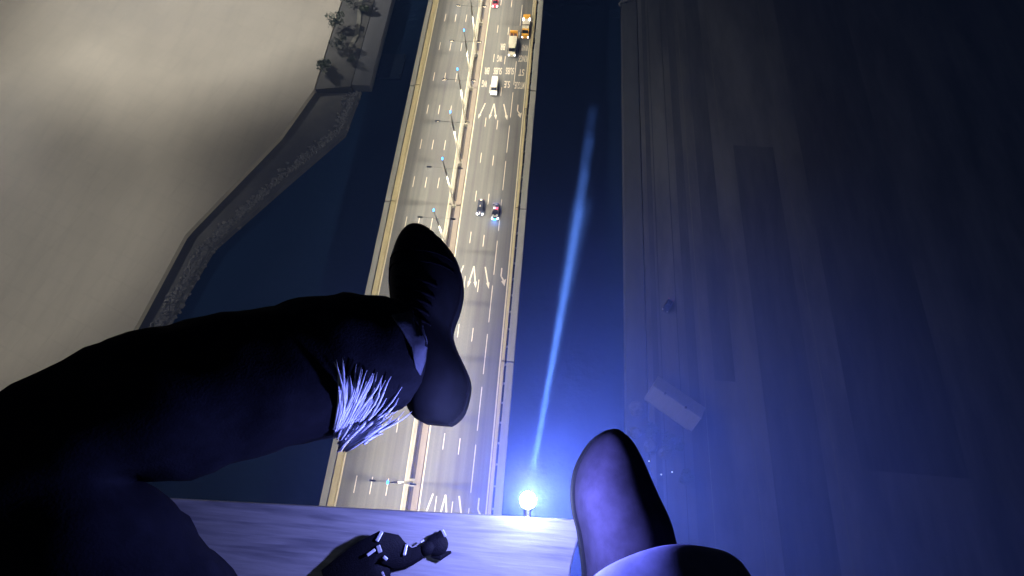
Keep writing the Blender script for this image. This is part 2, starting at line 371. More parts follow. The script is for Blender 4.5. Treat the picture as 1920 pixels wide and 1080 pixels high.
# small concrete bridging tabs along the right channel, and the base blocks of the lamps in the median
tabm = None
for i in range(80):
    y = -40 + 4.32 * i
    if tabm is None:
        bm = B(); box(bm, -6.58, -6.12, -0.19, 0.19, -0.3, 0.33); tabm = mesh_of(bm, 'tab', 'fascia')
    o = obj('tab', tabm, None, bridge); o.location = (0, y, 0)
LAMP_Y = [-1.8 + 13.75 * k for k in range(-3, 14)]
plm = None
for y in LAMP_Y:
    if plm is None:
        bm = B(); box(bm, -24.31, -23.27, -0.75, 0.75, -1.1, 0.55); plm = mesh_of(bm, 'lamp_plinth', 'median')
    o = obj('lamp_plinth', plm, None, bridge); o.location = (0, y, 0)
for y in (-110, 200, 370):
    for x in (-33, -14):
        bobj('pier', (x - 3, x + 3, y - 2, y + 2, WZ - 2, -4.5), 'girder', bridge)

# road paint: sheets 5 mm over the asphalt, children of their carriageway
PZ = 0.006
def sheet(pts, name, parent, m='paint', z=PZ):
    bm = B(); bm.faces.new([bm.verts.new((x, y, z)) for x, y in pts]); return obj(name, bm, m, parent)
def strip(x0, x1, y0, y1, name, parent, m='paint', z=PZ):
    return sheet([(x0, y0), (x1, y0), (x1, y1), (x0, y1)], name, parent, m, z)
strip(-39.38, -39.06, Y0, Y1, 'edge_line', cwl, 'edge_paint')
strip(-25.52, -25.20, Y0, Y1, 'edge_line', cwl, 'edge_paint')
strip(-21.84, -21.52, Y0, Y1, 'edge_line', cwr, 'edge_paint')
strip(-7.82, -7.52, Y0, Y1, 'edge_line', cwr, 'edge_paint')
def dashes(x, y_ref, period, length, parent, name='lane_dash', wd=0.2):
    me = None
    k0 = math.ceil((-70 - y_ref) / period)
    for k in range(k0, k0 + int(330 / period)):
        if me is None:
            bm = B(); bm.faces.new([bm.verts.new(p) for p in ((-wd / 2, 0, 0), (wd / 2, 0, 0), (wd / 2, length, 0), (-wd / 2, length, 0))])
            me = mesh_of(bm, name, 'paint')
        o = obj(name, me, None, parent); o.location = (x, y_ref + k * period, PZ)
for x in (-35.85, -32.45, -28.98): dashes(x, 59.1, 12.78, 3.4, cwl)
dashes(-18.3, 55.75, 12.62, 3.35, cwr); dashes(-14.8, 55.0, 12.62, 3.35, cwr)
dashes(-11.25, 9.75, 12.52, 9.6, cwr, 'long_dash')

def arrow(tail, heads, yt, parent, wd=0.17, hl=1.7, hw=0.42):
    bm = B()
    for hx in heads:
        t = Vector((tail, yt)); h = Vector((hx, yt - 5.9)); d = (h - t).normalized(); n = Vector((-d.y, d.x)); nk = h - d * hl
        for poly in ([t - n * wd, t + n * wd, nk + n * wd, nk - n * wd], [nk - n * hw, nk + n * hw, h]):
            z = PZ + 0.003 * len(bm.faces)
            bm.faces.new([bm.verts.new((p.x, p.y, z)) for p in poly])
    return obj('lane_arrow', bm, 'paint', parent)
def bent_arrow(x, yt, parent):
    bm = B(); a = 0.16
    polys = [[(x - a, yt), (x + a, yt), (x + a, yt - 2.2), (x - a, yt - 2.2)],
             [(x - a, yt - 2.2), (x + a, yt - 2.2), (x + 0.85, yt - 3.2), (x + 0.62, yt - 3.7)],
             [(x + 0.15, yt - 3.65), (x + 1.35, yt - 2.9), (x + 1.1, yt - 4.9)]]
    for i, p in enumerate(polys):
        bm.faces.new([bm.verts.new((q[0], q[1], PZ + 0.003 * i)) for q in p])
    return obj('lane_arrow', bm, 'paint', parent)
for yt in (102.3, 49.3, -3.6):
    arrow(-19.1, [-20.6], yt, cwr); arrow(-16.45, [-17.4, -15.35], yt, cwr); arrow(-13.6, [-12.1], yt, cwr); bent_arrow(-9.4, yt, cwr)

def road_word(txt, x, y, width, parent, height=2.75):
    cu = bpy.data.curves.new('word', 'FONT'); cu.body = txt; cu.align_x = 'CENTER'; cu.align_y = 'CENTER'; cu.offset = 0.012
    tmp = bpy.data.objects.new('word', cu); COL.objects.link(tmp)
    bpy.context.view_layer.update()
    me = bpy.data.meshes.new_from_object(tmp.evaluated_get(bpy.context.evaluated_depsgraph_get()))
    bpy.data.objects.remove(tmp); bpy.data.curves.remove(cu)
    xs = [v.co.x for v in me.vertices]; ys = [v.co.y for v in me.vertices]
    cx, cy = (min(xs) + max(xs)) / 2, (min(ys) + max(ys)) / 2
    for v in me.vertices:      # painted to be read by drivers heading towards -Y
        v.co = Vector((-(v.co.x - cx) * width / (max(xs) - min(xs)), -(v.co.y - cy) * height / (max(ys) - min(ys)), 0))
    me.name = 'road_word'; me.materials.clear(); me.materials.append(MAT['paint'])
    o = obj('road_word', me, None, parent); o.location = (x, y, PZ)
    return o
for txt, x, y, wd in (('WG', -20.1, 109.9, 1.6), ('BR', -19.95, 115.1, 1.5), ('S.E', -16.7, 109.9, 1.7), ('SUBS', -16.6, 115.2, 2.5),
                      ('WG', -16.45, 120.4, 1.6), ('BR', -16.0, 125.4, 1.5), ('S.E', -13.3, 110.0, 1.7), ('SUBS', -12.9, 115.4, 2.5),
                      ('MTGUE', -9.5, 109.8, 2.9), ('ST', -9.35, 115.0, 1.7), ('KINGS', -9.25, 120.7, 2.7), ('WAY', -9.05, 125.3, 2.3)):
    road_word(txt, x, y, wd, cwr)

# ------------------------------------------------------------------ street lamps in the median
def lamp_meshes():
    d = {}
    bm = B(); tube(bm, [(0, 0, 0.5), (0, 0, 15.9)], [0.27, 0.16], 10); d['pole'] = mesh_of(bm, 'pole', 'pole', True)
    bm = B(); tube(bm, [(0, 0, 15.8), (0, 0, 19.1)], [0.085, 0.06], 8); d['spire'] = mesh_of(bm, 'spire', 'dark_metal', True)
    bm = B(); tube(bm, [(-3.2, 0, 16.05), (0, 0, 15.85), (3.2, 0, 16.05)], 0.034, 6); d['arm'] = mesh_of(bm, 'arm', 'arm_metal', True)
    bm = B(); bm2 = [(-0.55, -0.15), (0.5, -0.15), (0.62, -0.06), (0.62, 0.06), (0.5, 0.15), (-0.55, 0.15)]; prism(bm, bm2, 15.95, 16.15); d['luminaire'] = mesh_of(bm, 'luminaire', 'dark_metal')
    bm = B(); box(bm, -0.42, 0.42, -0.11, 0.11, 15.90, 15.945); d['lens'] = mesh_of(bm, 'lens', 'lens')
    bm = B(); bmesh.ops.create_icosphere(bm, subdivisions=2, radius=0.26, matrix=Matrix.Translation((0, 0, 19.35)) @ Matrix.Diagonal((0.75, 1.4, 1.2, 1))); d['beacon'] = mesh_of(bm, 'beacon', 'blue_tip', True)
    return d
LM = lamp_meshes()
ORD = {-3: 'lying wholly behind the ledge, farther back', -2: 'lying behind the ledge, second back', -1: 'just hidden by the front of the ledge',
       0: 'seen from straight above near the ledge', 1: 'behind the heel of the dark shoe', 2: 'behind the middle of the dark shoe',
       3: 'behind the ball of the dark shoe', 4: 'rising just beyond the toe of the dark shoe', 5: 'second beyond the toe of the dark shoe',
       6: 'third beyond the toe of the dark shoe', 7: 'fourth beyond the toe of the dark shoe', 8: 'fifth beyond the toe, level with the white van',
       9: 'sixth beyond the toe, level with the orange trucks', 10: 'farthest one in view, at the top edge', 11: 'first one beyond the top edge',
       12: 'second one beyond the top edge', 13: 'third one beyond the top edge'}
for k, y in zip(range(-3, 14), LAMP_Y):
    t = empty('street_lamp', (-23.79, y, 0), 'tall two-armed street lamp in the median ' + ORD[k], 'street lamp', 'street lamps along the bridge median')
    for nm in ('pole', 'spire', 'arm', 'beacon'): obj(nm, LM[nm], None, t)
    for s in (-3.7, 3.7):
        lu = obj('luminaire', LM['luminaire'], None, t); lu.location = (s, 0, 0)
        obj('lens', LM['lens'], None, lu)
        if -2 <= k <= 13:
            light('luminaire_light', 'SPOT', (s, 0, 15.85), STREET_W, (1.0, 0.915, 0.73), t, 0.13, (0.25 if s > 0 else -0.25, 0, -1), math.radians(132), 0.35, bat=9)

# ------------------------------------------------------------------ light masts added out of view to brighten the left yard
def mast_meshes():
    d = {}
    bm = B(); tube(bm, [(0, 0, 0), (0, 0, 34)], [0.32, 0.16], 10); d['pole'] = mesh_of(bm, 'pole', 'dark_metal', True)
    bm = B()
    tube(bm, [(1.3 * math.cos(a), 1.3 * math.sin(a), 34) for a in [2 * math.pi * i / 12 for i in range(13)]], 0.07, 6); d['head_ring'] = mesh_of(bm, 'head_ring', 'dark_metal', True)
    bm = B(); box(bm, -0.4, 0.4, -0.25, 0.25, 33.75, 34.0); d['floodlight'] = mesh_of(bm, 'floodlight', 'dark_metal')
    return d
MM = mast_meshes()
for x, y, pw_, txt in ((-146, 190, 1.8, 'beyond the pale yard nearest the shore path'), (-225, 182, 0.3, 'at the far corner of the pale yard'),
                      (-190, 66, 0.75, 'at the near left side of the pale yard'), (-262, 105, 0.4, 'at the outer left side of the pale yard')):
    t = empty('fill_mast', (x, y, -21.95), 'added out-of-view floodlight mast ' + txt, 'light mast', 'added floodlight masts around the yard')
    obj('pole', MM['pole'], None, t); obj('head_ring', MM['head_ring'], None, t)
    for i in range(6):
        a = 2 * math.pi * i / 6
        f = obj('floodlight', MM['floodlight'], None, t); f.location = (1.3 * math.cos(a), 1.3 * math.sin(a), 0); f.rotation_euler = (0, 0, a)
    light('mast_fill', 'SPOT', (1.3, 0, 33.65), YARD_W * pw_, (1.0, 0.92, 0.79), t, 0.2, (0, 0, -1), math.radians(146), 0.3, bat=22)

# ------------------------------------------------------------------ vehicles (front towards -Y, origin on the road under the middle)
def wheel_set(t, xs, ys, r=0.34, wd=0.24):
    for y in ys:
        for s in (-1, 1):
            bm = B(); tube(bm, [(s * xs - wd / 2, y, r), (s * xs + wd / 2, y, r)], r, 14); wh = obj('wheel', bm, 'tyre', t)
            bm = B(); tube(bm, [(s * (xs + wd / 2 - 0.04), y, r), (s * (xs + wd / 2 + 0.015), y, r)], r * 0.6, 12); obj('rim', bm, 'rim', wh)

def sect(y, hw, z0, z1, tuck=0.9):
    return [(-hw, y, z0), (-hw * 1.0, y, (z0 + z1) / 2), (-hw * tuck, y, z1), (hw * tuck, y, z1), (hw, y, (z0 + z1) / 2), (hw, y, z0)]

def car(loc, label, paint, L=4.6, W=1.84, Ht=1.46, group=None, roof=None, rz=0.0):
    t = empty('parked_car' if False else 'car', (loc[0], loc[1], 0.0), label, 'car', group, rz)
    h = L / 2; b = W / 2
    bm = B(); loft(bm, [sect(-h, b * .80, .32, .60), sect(-h + .25, b * .95, .22, .74), sect(-h + .9, b, .20, .86), sect(-h + 1.45, b, .20, .95), sect(h - 1.0, b, .20, .98), sect(h - .3, b * .97, .22, .98), sect(h, b * .86, .34, .86)])
    obj('body', bm, paint, t, smooth=True, bevel=0.05)
    # glazed cabin with a painted roof on top
    bm = B(); loft(bm, [sect(-h + 1.25, b * .84, .90, .96, .96), sect(-h + 2.05, b * .80, .90, Ht - .04, .86), sect(h - 1.35, b * .80, .90, Ht - .04, .86), sect(h - .45, b * .82, .90, .98, .96)])
    obj('windows', bm, 'glass', t, bevel=0.03)
    bm = B(); loft(bm, [sect(-h + 2.0, b * .71, Ht - .06, Ht - .01, .96), sect(-h + 2.2, b * .72, Ht - .05, Ht + .02, .94), sect(h - 1.5, b * .72, Ht - .05, Ht + .02, .94), sect(h - 1.2, b * .69, Ht - .09, Ht - .02, .96)])
    obj('roof', bm, roof or paint, t, smooth=True, bevel=0.02)
    wheel_set(t, b - .13, (-h + .85, h - .85))
    for s in (-1, 1):
        bm = B(); prism(bm, [(s * b * .52, -h + .02), (s * b * .92, -h + .16), (s * b * .95, -h + .62), (s * b * .62, -h + .40)], .58, .80); obj('headlight', bm, 'headlight', t)
        bm = B(); box(bm, min(s * b * .5, s * b * .84), max(s * b * .5, s * b * .84), h - .10, h + .02, .62, .80); obj('taillight', bm, 'taillight', t)
        bm = B(); box(bm, s * b + (-.10 if s < 0 else .0), s * b + (.0 if s < 0 else .10), -h + 1.5, -h + 1.72, .92, 1.06); obj('mirror', bm, paint, t, bevel=.02)
    return t

car((-20.05, 144.6), 'red car with glowing headlights at the top edge of the road', 'red_paint')
car((-21.25, 37.3), 'white car mostly hidden behind the waist of the dark shoe', 'white_paint', group=None)
car((-17.25, 14.4), 'white car mostly hidden behind the heel of the dark shoe', 'white_paint')
dc = car((-16.55, 66.2), 'dark blue car driving beside the black patrol car', 'navy_paint', L=4.8)
bm = B(); box(bm, -0.12, 0.06, -0.35, 0.25, 1.485, 1.50); obj('roof_sticker', bm, 'white_paint', dc)
bm = B(); box(bm, -0.30, 0.22, 1.75, 2.35, 0.985, 1.0); obj('boot_sticker', bm, 'white_paint', dc)
bm = B(); box(bm, -0.18, 0.1, -2.28, -1.5, 0.80, 0.875); obj('bonnet_glare', bm, 'white_paint', dc)  # white plate standing in for the middle headlight streak
pc = car((-12.45, 65.2), 'black patrol car with red and blue lights and white markings', 'black_paint', L=4.9)
for x0, x1, y0, y1, z in ((-.66, -.40, -1.9, -1.1, .96), (.36, .60, -1.9, -1.1, .96), (-.12, .14, -1.85, -1.35, .96), (-.66, -.58, -.3, 1.0, 1.485), (.58, .66, -.2, 1.1, 1.485), (-.6, -.1, 0.95, 1.2, 1.49), (-.5, .3, 1.85, 2.0, .99)):
    bm = B(); box(bm, x0, x1, y0, y1, z, z + .03); obj('marking', bm, 'white_paint', pc)
lb = bobj('light_bar', (-.62, .62, .25, .60, 1.48, 1.60), 'dark_metal', pc, bevel=.03)
bobj('red_lens', (-.05, .60, .22, .63, 1.50, 1.66), 'red_light', lb); bobj('white_lens', (-.5, -.08, .22, .63, 1.50, 1.64), 'small_lamp', lb)
bobj('blue_grille_lamp', (-.45, .30, -2.56, -2.30, .55, .78), 'blue_light', pc)
light('patrol_light', 'POINT', (-.05, -2.9, .8), 260, (0.08, 0.3, 1.0), pc, .1)
light('patrol_light', 'POINT', (0.0, 3.1, 1.2), 60, (0.15, 0.3, 1.0), pc, .1)

# white van
v = empty('van', (-16.85, 107.9, 0), 'white panel van driving over the painted road words', 'van')
bm = B(); loft(bm, [sect(-2.85, .82, .40, .85), sect(-2.6, .95, .30, 1.10, .92), sect(-1.75, 1.0, .25, 1.35, .92), sect(-1.25, 1.0, .25, 2.05, .84), sect(-.8, 1.0, .25, 2.35, .84), sect(2.7, 1.0, .25, 2.35, .86), sect(2.85, .98, .30, 2.25, .86)])
obj('body', bm, 'white_paint', v, bevel=.06)
bm = B(); loft(bm, [[(-.84, -1.80, 1.30), (.84, -1.80, 1.30), (.84, -1.86, 1.38), (-.84, -1.86, 1.38)], [(-.76, -1.28, 2.02), (.76, -1.28, 2.02), (.76, -1.35, 2.08), (-.76, -1.35, 2.08)]]); obj('windscreen', bm, 'glass', v)
for s in (-1, 1):
    bm = B(); box(bm, s * 1.0 - .02, s * 1.0 + .02, -1.2, -.35, 1.35, 1.95); obj('side_window', bm, 'glass', v)
    bm = B(); prism(bm, [(s * .45, -2.86), (s * .86, -2.80), (s * .9, -2.35), (s * .6, -2.55)], .85, 1.12); obj('headlight', bm, 'headlight', v)
    bm = B(); box(bm, s * 1.08 - .09, s * 1.08 + .09, -1.75, -1.6, 1.3, 1.6); obj('mirror', bm, 'dark_metal', v)
wheel_set(v, .87, (-1.85, 1.75), .36)

# two orange and cream works trucks
def truck(loc, label, cab, tray_fn, L=8.2, rz=0.0):
    t = empty('truck', (loc[0], loc[1], 0), label, 'truck', 'works trucks', rz)
    h = L / 2
    bobj('chassis', (-.45, .45, -h + .4, h - .1, .55, .85), 'dark_metal', t)
    bm = B(); loft(bm, [sect(-h, .95, .50, 1.15), sect(-h + .25, 1.10, .40, 1.35, .94), sect(-h + 1.0, 1.14, .40, 1.55, .94), sect(-h + 1.45, 1.14, .40, 2.45, .88), sect(-h + 1.7, 1.14, .40, 2.6, .86), sect(-h + 2.6, 1.14, .40, 2.6, .88)])
    obj('cab', bm, cab, t, bevel=.06)
    bm = B(); loft(bm, [[(-.98, -h + .97, 1.55), (.98, -h + .97, 1.55), (.98, -h + .90, 1.62), (-.98, -h + .90, 1.62)], [(-.88, -h + 1.42, 2.36), (.88, -h + 1.42, 2.36), (.88, -h + 1.36, 2.44), (-.88, -h + 1.36, 2.44)]]); obj('windscreen', bm, 'glass', t)
    for s in (-1, 1):
        bm = B(); box(bm, s * .90 - .15, s * .90 + .15, -h - .03, -h + .10, .80, 1.12); obj('headlight', bm, 'headlight', t)
        bm = B(); box(bm, s * 1.27 - .1, s * 1.27 + .1, -h + .95, -h + 1.1, 1.6, 2.1); obj('mirror', bm, 'dark_metal', t)
        bm = B(); box(bm, s * 1.0 - .12, s * 1.0 + .12, h - .05, h + .03, .8, 1.0); obj('taillight', bm, 'taillight', t)
    wheel_set(t, .98, (-h + 1.15, h - 2.5, h - 1.3), .48, .32)
    tray_fn(t, h)
    return t
def load_b(t, h):      # cream box behind the cab, orange tray with two dark crates at the rear
    bobj('box_body', (-1.2, 1.2, -h + 2.55, h - 2.9, .9, 2.66), 'cream_paint', t, .06)
    tr = bobj('tray', (-1.2, 1.2, h - 2.85, h, .9, 1.35), 'orange_paint', t, .03)
    bobj('tailboard', (-1.2, 1.2, h - .5, h, 1.35, 2.3), 'orange_paint', t, .03)
    for s in (-1, 1): bobj('side_board', (s * 1.16 - .05, s * 1.16 + .05, h - 2.8, h - .5, 1.35, 2.1), 'orange_paint', t, .02)
    bobj('crate', (-1.0, -.1, h - 1.9, h - 1.0, 1.35, 2.0), 'brown_load', tr); bobj('crate', (.08, 1.0, h - 1.95, h - 1.0, 1.35, 2.0), 'brown_load', tr)
    bobj('locker', (-.85, -.1, h - 2.7, h - 2.1, 1.35, 1.9), 'cream_paint', tr, .03)
def load_a(t, h):      # dark open tray, pale deck, orange rear with lamps
    bobj('roof_box', (-1.05, 1.05, -h + 1.75, -h + 3.0, 2.62, 2.85), 'cream_paint', t, .05)
    bobj('tray', (-1.15, 1.15, -h + 3.05, -h + 4.7, .9, 1.7), 'tray', t, .03)
    bobj('deck', (-1.15, 1.15, -h + 4.7, h - 1.5, .9, 1.9), 'cream_paint', t, .03)
    bobj('rear_unit', (-1.1, 1.1, h - 1.5, h, .9, 2.3), 'orange_paint', t, .05)
    for s in (-1, 1): bobj('work_lamp', (s * .98 - .16, s * .98 + .16, h - 2.35, h - 1.52, 1.9, 2.2), 'headlight', t, .03)
truck((-12.75, 125.4), 'cream works truck with an orange tray and dark crates, nearer the painted words', 'cream_paint', load_b, 9.2)
truck((-9.2, 133.0), 'orange nosed works truck with pale roof and dark tray, beside the right barrier', 'orange_paint', load_a, 8.6)

# slim twin sign posts fixed at the right barrier
sp = empty('sign_posts', (-6.35, 92.4, 0.2), 'pair of thin dark posts rising from the right barrier', 'post')
bm = B(); tube(bm, [(0, 0, 0), (-.35, 0, 9.0)], .07, 6); obj('post', bm, 'dark_metal', sp)
bm = B(); tube(bm, [(.1, 0, 0), (.15, 0, 9.0)], .07, 6); obj('post', bm, 'dark_metal', sp)
bm = B(); tube(bm, [(-.35, 0, 8.9), (.15, 0, 8.9)], .05, 6); obj('crossbar', bm, 'dark_metal', sp)

# ------------------------------------------------------------------ things on the right wharf
wc = car((37.6, 50.6), 'small dark car parked alone on the dim right wharf', 'navy_paint', L=4.2, rz=math.radians(-28)); wc.location.z = -22.12
for c in list(wc.children):
    if c.name.startswith('headlight'): c.data.materials[0] = MAT['clip']
sh = empty('shed', (37.5, 22.5, -22.12), 'pale gable roofed shed on the right wharf beyond the shoe', 'shed', rz=math.radians(-32))
bobj('wall', (-6.5, 6.5, -3.2, 3.2, 0, 3.0), 'wall_grey', sh)
bm = B(); prism(bm, [(-3.7, 2.95), (3.7, 2.95), (0, 5.0)], -7, 7)
bmesh.ops.rotate(bm, verts=bm.verts, cent=(0, 0, 0), matrix=Matrix(((0, 0, 1), (1, 0, 0), (0, 1, 0))))
rf = obj('roof', bm, 'roof_white', sh)
bobj('ridge_cap', (-7.05, 7.05, -.15, .15, 4.93, 5.06), 'roof_white', rf)
for vx in (-3.5, 2.5):
    bm = B(); tube(bm, [(vx, 0, 4.9), (vx, 0, 5.5), (vx, 0, 5.6)], [.3, .3, .12], 10); obj('vent', bm, 'dark_metal', rf)
bobj('door', (6.48, 6.56, -1.1, 1.1, 0, 2.4), 'dark_metal', sh)

def leaf_crown(n, rx, ry, rz, zc, leaf=0.45, seed=0, lobes=7):
    rnd = random.Random(seed); bm = B()
    L = [(Vector((rnd.uniform(-.6, .6) * rx, rnd.uniform(-.6, .6) * ry, zc + rnd.uniform(-.5, .6) * rz)), rnd.uniform(.35, .6)) for _ in range(lobes)]
    for i in range(n):
        c, s = rnd.choice(L)
        d = Vector((rnd.gauss(0, 1), rnd.gauss(0, 1), rnd.gauss(0, 1))).normalized() * rnd.uniform(.55, 1.0)
        p = c + Vector((d.x * rx * s, d.y * ry * s, d.z * rz * s))
        a = Vector((rnd.gauss(0, 1), rnd.gauss(0, 1), rnd.gauss(0, .6))).normalized(); b2 = a.orthogonal().normalized()
        q = leaf * rnd.uniform(.6, 1.3)
        bm.faces.new([bm.verts.new(p + a * q), bm.verts.new(p + b2 * q * .5), bm.verts.new(p - a * q * .8), bm.verts.new(p - b2 * q * .5)])
    return bm
def shrub(loc, r, hgt, label, m='leaf', seed=0, group=None):
    t = empty('shrub', loc, label, 'shrub', group)
    bm = leaf_crown(520, r, r, hgt * .5, hgt * .55, .38, seed); obj('crown', bm, m, t)
    bm = B(); tube(bm, [(0, 0, -.2), (0.05, 0, hgt * .35), (.15, .1, hgt * .6)], [.14, .1, .05], 6); obj('trunk', bm, 'bark', t)
for i, (x, y, r, hh, lab) in enumerate(((-82, 172, 4.2, 5.0, 'dark leafy shrub at the top left, left of the pale path'), (-84.5, 160, 4.0, 4.6, 'dark leafy shrub left of the bend in the pale path'),
        (-81.5, 149, 3.6, 4.0, 'dark leafy shrub at the near end of the pale path'), (-75.4, 167, 2.0, 2.6, 'low shrub between the pale path and the quay, farther one'),
        (-75.0, 141, 1.8, 2.4, 'low shrub beside the quay near its end'), (-83.5, 137, 3.4, 3.8, 'dark leafy shrub nearest the end of the left shore'))):
    shrub((x, y, -22.1), r, hh, lab, 'leaf' if i % 2 else 'leaf_dark', i + 3, 'shrubs on the left shore')
def rock(loc, r, seed, label):
    rnd = random.Random(seed); bm = B(); bmesh.ops.create_icosphere(bm, subdivisions=2, radius=r)
    for vv in bm.verts: vv.co *= rnd.uniform(.78, 1.12); vv.co.z *= .6
    o = obj('boulder', bm, 'rock'); o.location = loc; tag(o, label, 'boulder', 'boulders on the right wharf')
rk = random.Random(5)
for i, (x, y, r, lab) in enumerate(((28.4, 20.5, 2.2, 'large boulder nearest the pointed end of the pale shed'), (27.8, 14.6, 1.7, 'boulder at the water side of the wharf below the shed'),
        (31.6, 11.5, 2.0, 'boulder just beyond the toe of the right shoe'), (35.2, 9.8, 1.6, 'boulder right of the small lights on the wharf'))):
    rock((x, y, -21.9), r, i, lab)
for i, (x, y, r, hh, lab) in enumerate(((32.5, 15.8, 2.6, 2.8, 'dim shrub between the boulders and the pale shed'), (37.2, 13.0, 2.8, 3.0, 'dim shrub on the right wharf in front of the shed wall'),
                                       (39.6, 4.5, 2.6, 2.6, 'dim shrub right of the right shoe'))):
    shrub((x, y, -22.12), r, hh, lab, 'leaf_dark', i + 31, 'shrubs on the right wharf')
for x, y, lab in ((30.9, 7.7, 'tiny lit bollard lamp nearest the toe of the right shoe'), (33.9, 4.8, 'middle one of three tiny lit bollard lamps'), (36.6, 5.6, 'outermost of three tiny lit bollard lamps')):
    t = empty('bollard_lamp', (x, y, -22.12), lab, 'bollard lamp', 'bollard lamps on the right wharf')
    bm = B(); tube(bm, [(0, 0, 0), (0, 0, 1.0)], .12, 8); obj('post', bm, 'dark_metal', t)
    bm = B(); tube(bm, [(0, 0, 1.0), (0, 0, 1.22), (0, 0, 1.3)], [.17, .17, .08], 8); obj('lamp_head', bm, 'small_lamp', t)
fd = empty('mooring_fender', (26.0, 177.0, -22.0), 'pale curved fender at the far top corner of the right wharf', 'fender')
bm = B(); tube(bm, [(3.5, 2.2, .3), (1.5, 1.0, .5), (-.5, .1, .5), (-1.4, -.6, .3), (-1.1, -1.8, .1)], [.4, .5, .55, .5, .35], 10); obj('fender_body', bm, 'roof_white', fd, smooth=True)
bobj('bracket', (-.1, 1.6, .2, .9, -.1, .35), 'dark_metal', fd)

# ------------------------------------------------------------------ tower top and ledge (camera hovers over its edge)
LZ = H - 0.76
tower = empty('tower', (0, -10, WZ), 'concrete tower top with a streaked ledge along the bottom of the picture', 'tower')
tower_inv = Matrix.Translation((0, 10, -WZ))
def tpart(name, bm, m, bevel=0.0):
    o = obj(name, bm, m, tower, bevel=bevel); o.matrix_parent_inverse = tower_inv; return o
LEDGE = [(-3.2, -0.160), (0.060, -0.0437), (0.084, -0.0445), (0.082, -0.062), (0.071, -0.105), (0.066, -0.20), (0.9, -0.24), (3.0, -0.24), (3.0, -16), (-3.2, -16)]
bm = B(); prism(bm, LEDGE, LZ - 0.018, LZ); tpart('ledge', bm, 'ledge', 0.0025)
bm = B(); box(bm, -3.1, 2.9, -15.9, -1.4, LZ - 0.32, LZ - 0.020); tpart('roof_slab', bm, 'girder')
bm = B(); box(bm, -2.6, 2.6, -15.5, -8.0, WZ - 1, LZ - 0.31); tpart('shaft', bm, 'girder')

# floodlight at the very edge
LP = Vector((0.0042, -0.0174, H - 0.580))
fl = empty('floodlight', (0.0050, -0.0327, LZ), 'blazing white floodlight at the edge of the ledge', 'floodlight')
bm = B(); bmesh.ops.create_uvsphere(bm, u_segments=20, v_segments=12, radius=0.0088)
bl = obj('bulb', bm, 'bulb', fl, smooth=True); bl.location = LP - Vector(fl.location)
bm = B(); tube(bm, [(0.0012, -0.022, -0.02), (0.0012, 0.006, -0.02), (0.0010, 0.0075, -0.012), (0.0, 0.0120, 0.168)], [0.004, 0.004, 0.0035, 0.0035], 8); obj('bracket', bm, 'clip', fl, smooth=True)
bm = B(); bmesh.ops.create_uvsphere(bm, u_segments=14, v_segments=8, radius=0.0058, matrix=Matrix.Translation((0.0005, 0.0095, 0.0135))); obj('hot_patch_bulb', bm, 'hot_patch_glow', fl, smooth=True)  # extra bulb added for the hot patch of light on the ledge
light('glow_spot', 'SPOT', (0, 0.0090, -0.014), BLUE_GLOW_W, (0.40, 0.33, 1.0), fl, 0.006, (0.22, -0.05, -1), math.radians(98), 1.0)  # hidden downward spot added so the air glows blue round the lamp
light('halo_spot', 'SPOT', (0, 0.0090, -0.014), GLOW_W, (1.0, 0.7, 1.0), fl, 0.006, (0.15, 0.1, -1), math.radians(166), 0.3)  # hidden wide spot added as a soft halo round the bulb
for bd_, share, deg in STREAK_SPOTS:
    light('streak_spot', 'SPOT', (0.0, 0.024, 0.166), STREAK_W * share, (0.55, 0.62, 1.0), fl, 0.004, bd_, math.radians(deg), 1.0)  # narrow spots added to draw the lens streak in the haze

# black strap with shiny clips
stp = empty('strap', (-0.18, -0.105, LZ), 'crumpled black strap with shiny metal clips lying on the ledge', 'strap')
def rel(x, y, z): return Vector((x + 0.18, y + 0.105, z))
bm = B()
def ribbon(bm, pts, wds, th=0.006):
    rings = []
    for i, p in enumerate(pts):
        p = Vector(p); d = (Vector(pts[min(i + 1, len(pts) - 1)]) - Vector(pts[max(i - 1, 0)])).normalized()
        s = d.cross(Vector((0, 0, 1))).normalized(); u = s.cross(d).normalized(); wv = wds[i] / 2
        rings.append([p + s * wv * c + u * th * q for c, q in ((-1, -.5), (-1, .5), (-.5, 1), (.5, 1), (1, .5), (1, -.5), (.5, -1), (-.5, -1))])
    loft(bm, rings)
ribbon(bm, [rel(-.262, -.150, .012), rel(-.236, -.130, .016), rel(-.214, -.108, .024), rel(-.196, -.094, .026), rel(-.182, -.100, .018), rel(-.168, -.108, .012), rel(-.152, -.108, .010), rel(-.138, -.101, .010)], [.040, .044, .038, .032, .040, .034, .022, .016])
obj('webbing', bm, 'strap', stp, smooth=True, bevel=0.001)
bm = B(); ribbon(bm, [rel(-.245, -.150, .006), rel(-.220, -.140, .009), rel(-.200, -.130, .012), rel(-.180, -.126, .008)], [.03, .034, .03, .022]); obj('folded_end', bm, 'strap', stp, smooth=True)
bm = B(); tube(bm, [rel(-.140, -.102, .008), rel(-.130, -.095, .012), rel(-.122, -.090, .012)], [.006, .010, .008], 10); obj('cord', bm, 'strap', stp, smooth=True)
bm = B(); bmesh.ops.create_uvsphere(bm, u_segments=18, v_segments=10, radius=.0165, matrix=Matrix.Translation(rel(-.119, -.090, .010)) @ Matrix.Diagonal((1, .9, .55, 1))); obj('round_buckle', bm, 'strap', stp, smooth=True)
bm = B(); ribbon(bm, [rel(-.124, -.101, .008), rel(-.112, -.104, .009), rel(-.098, -.098, .006)], [.012, .011, .003], .003); obj('tongue', bm, 'strap', stp)
bm = B(); tube(bm, [rel(-.118, -.082, .012), rel(-.113, -.074, .013)], [.006, .005], 8); obj('stud', bm, 'strap', stp)
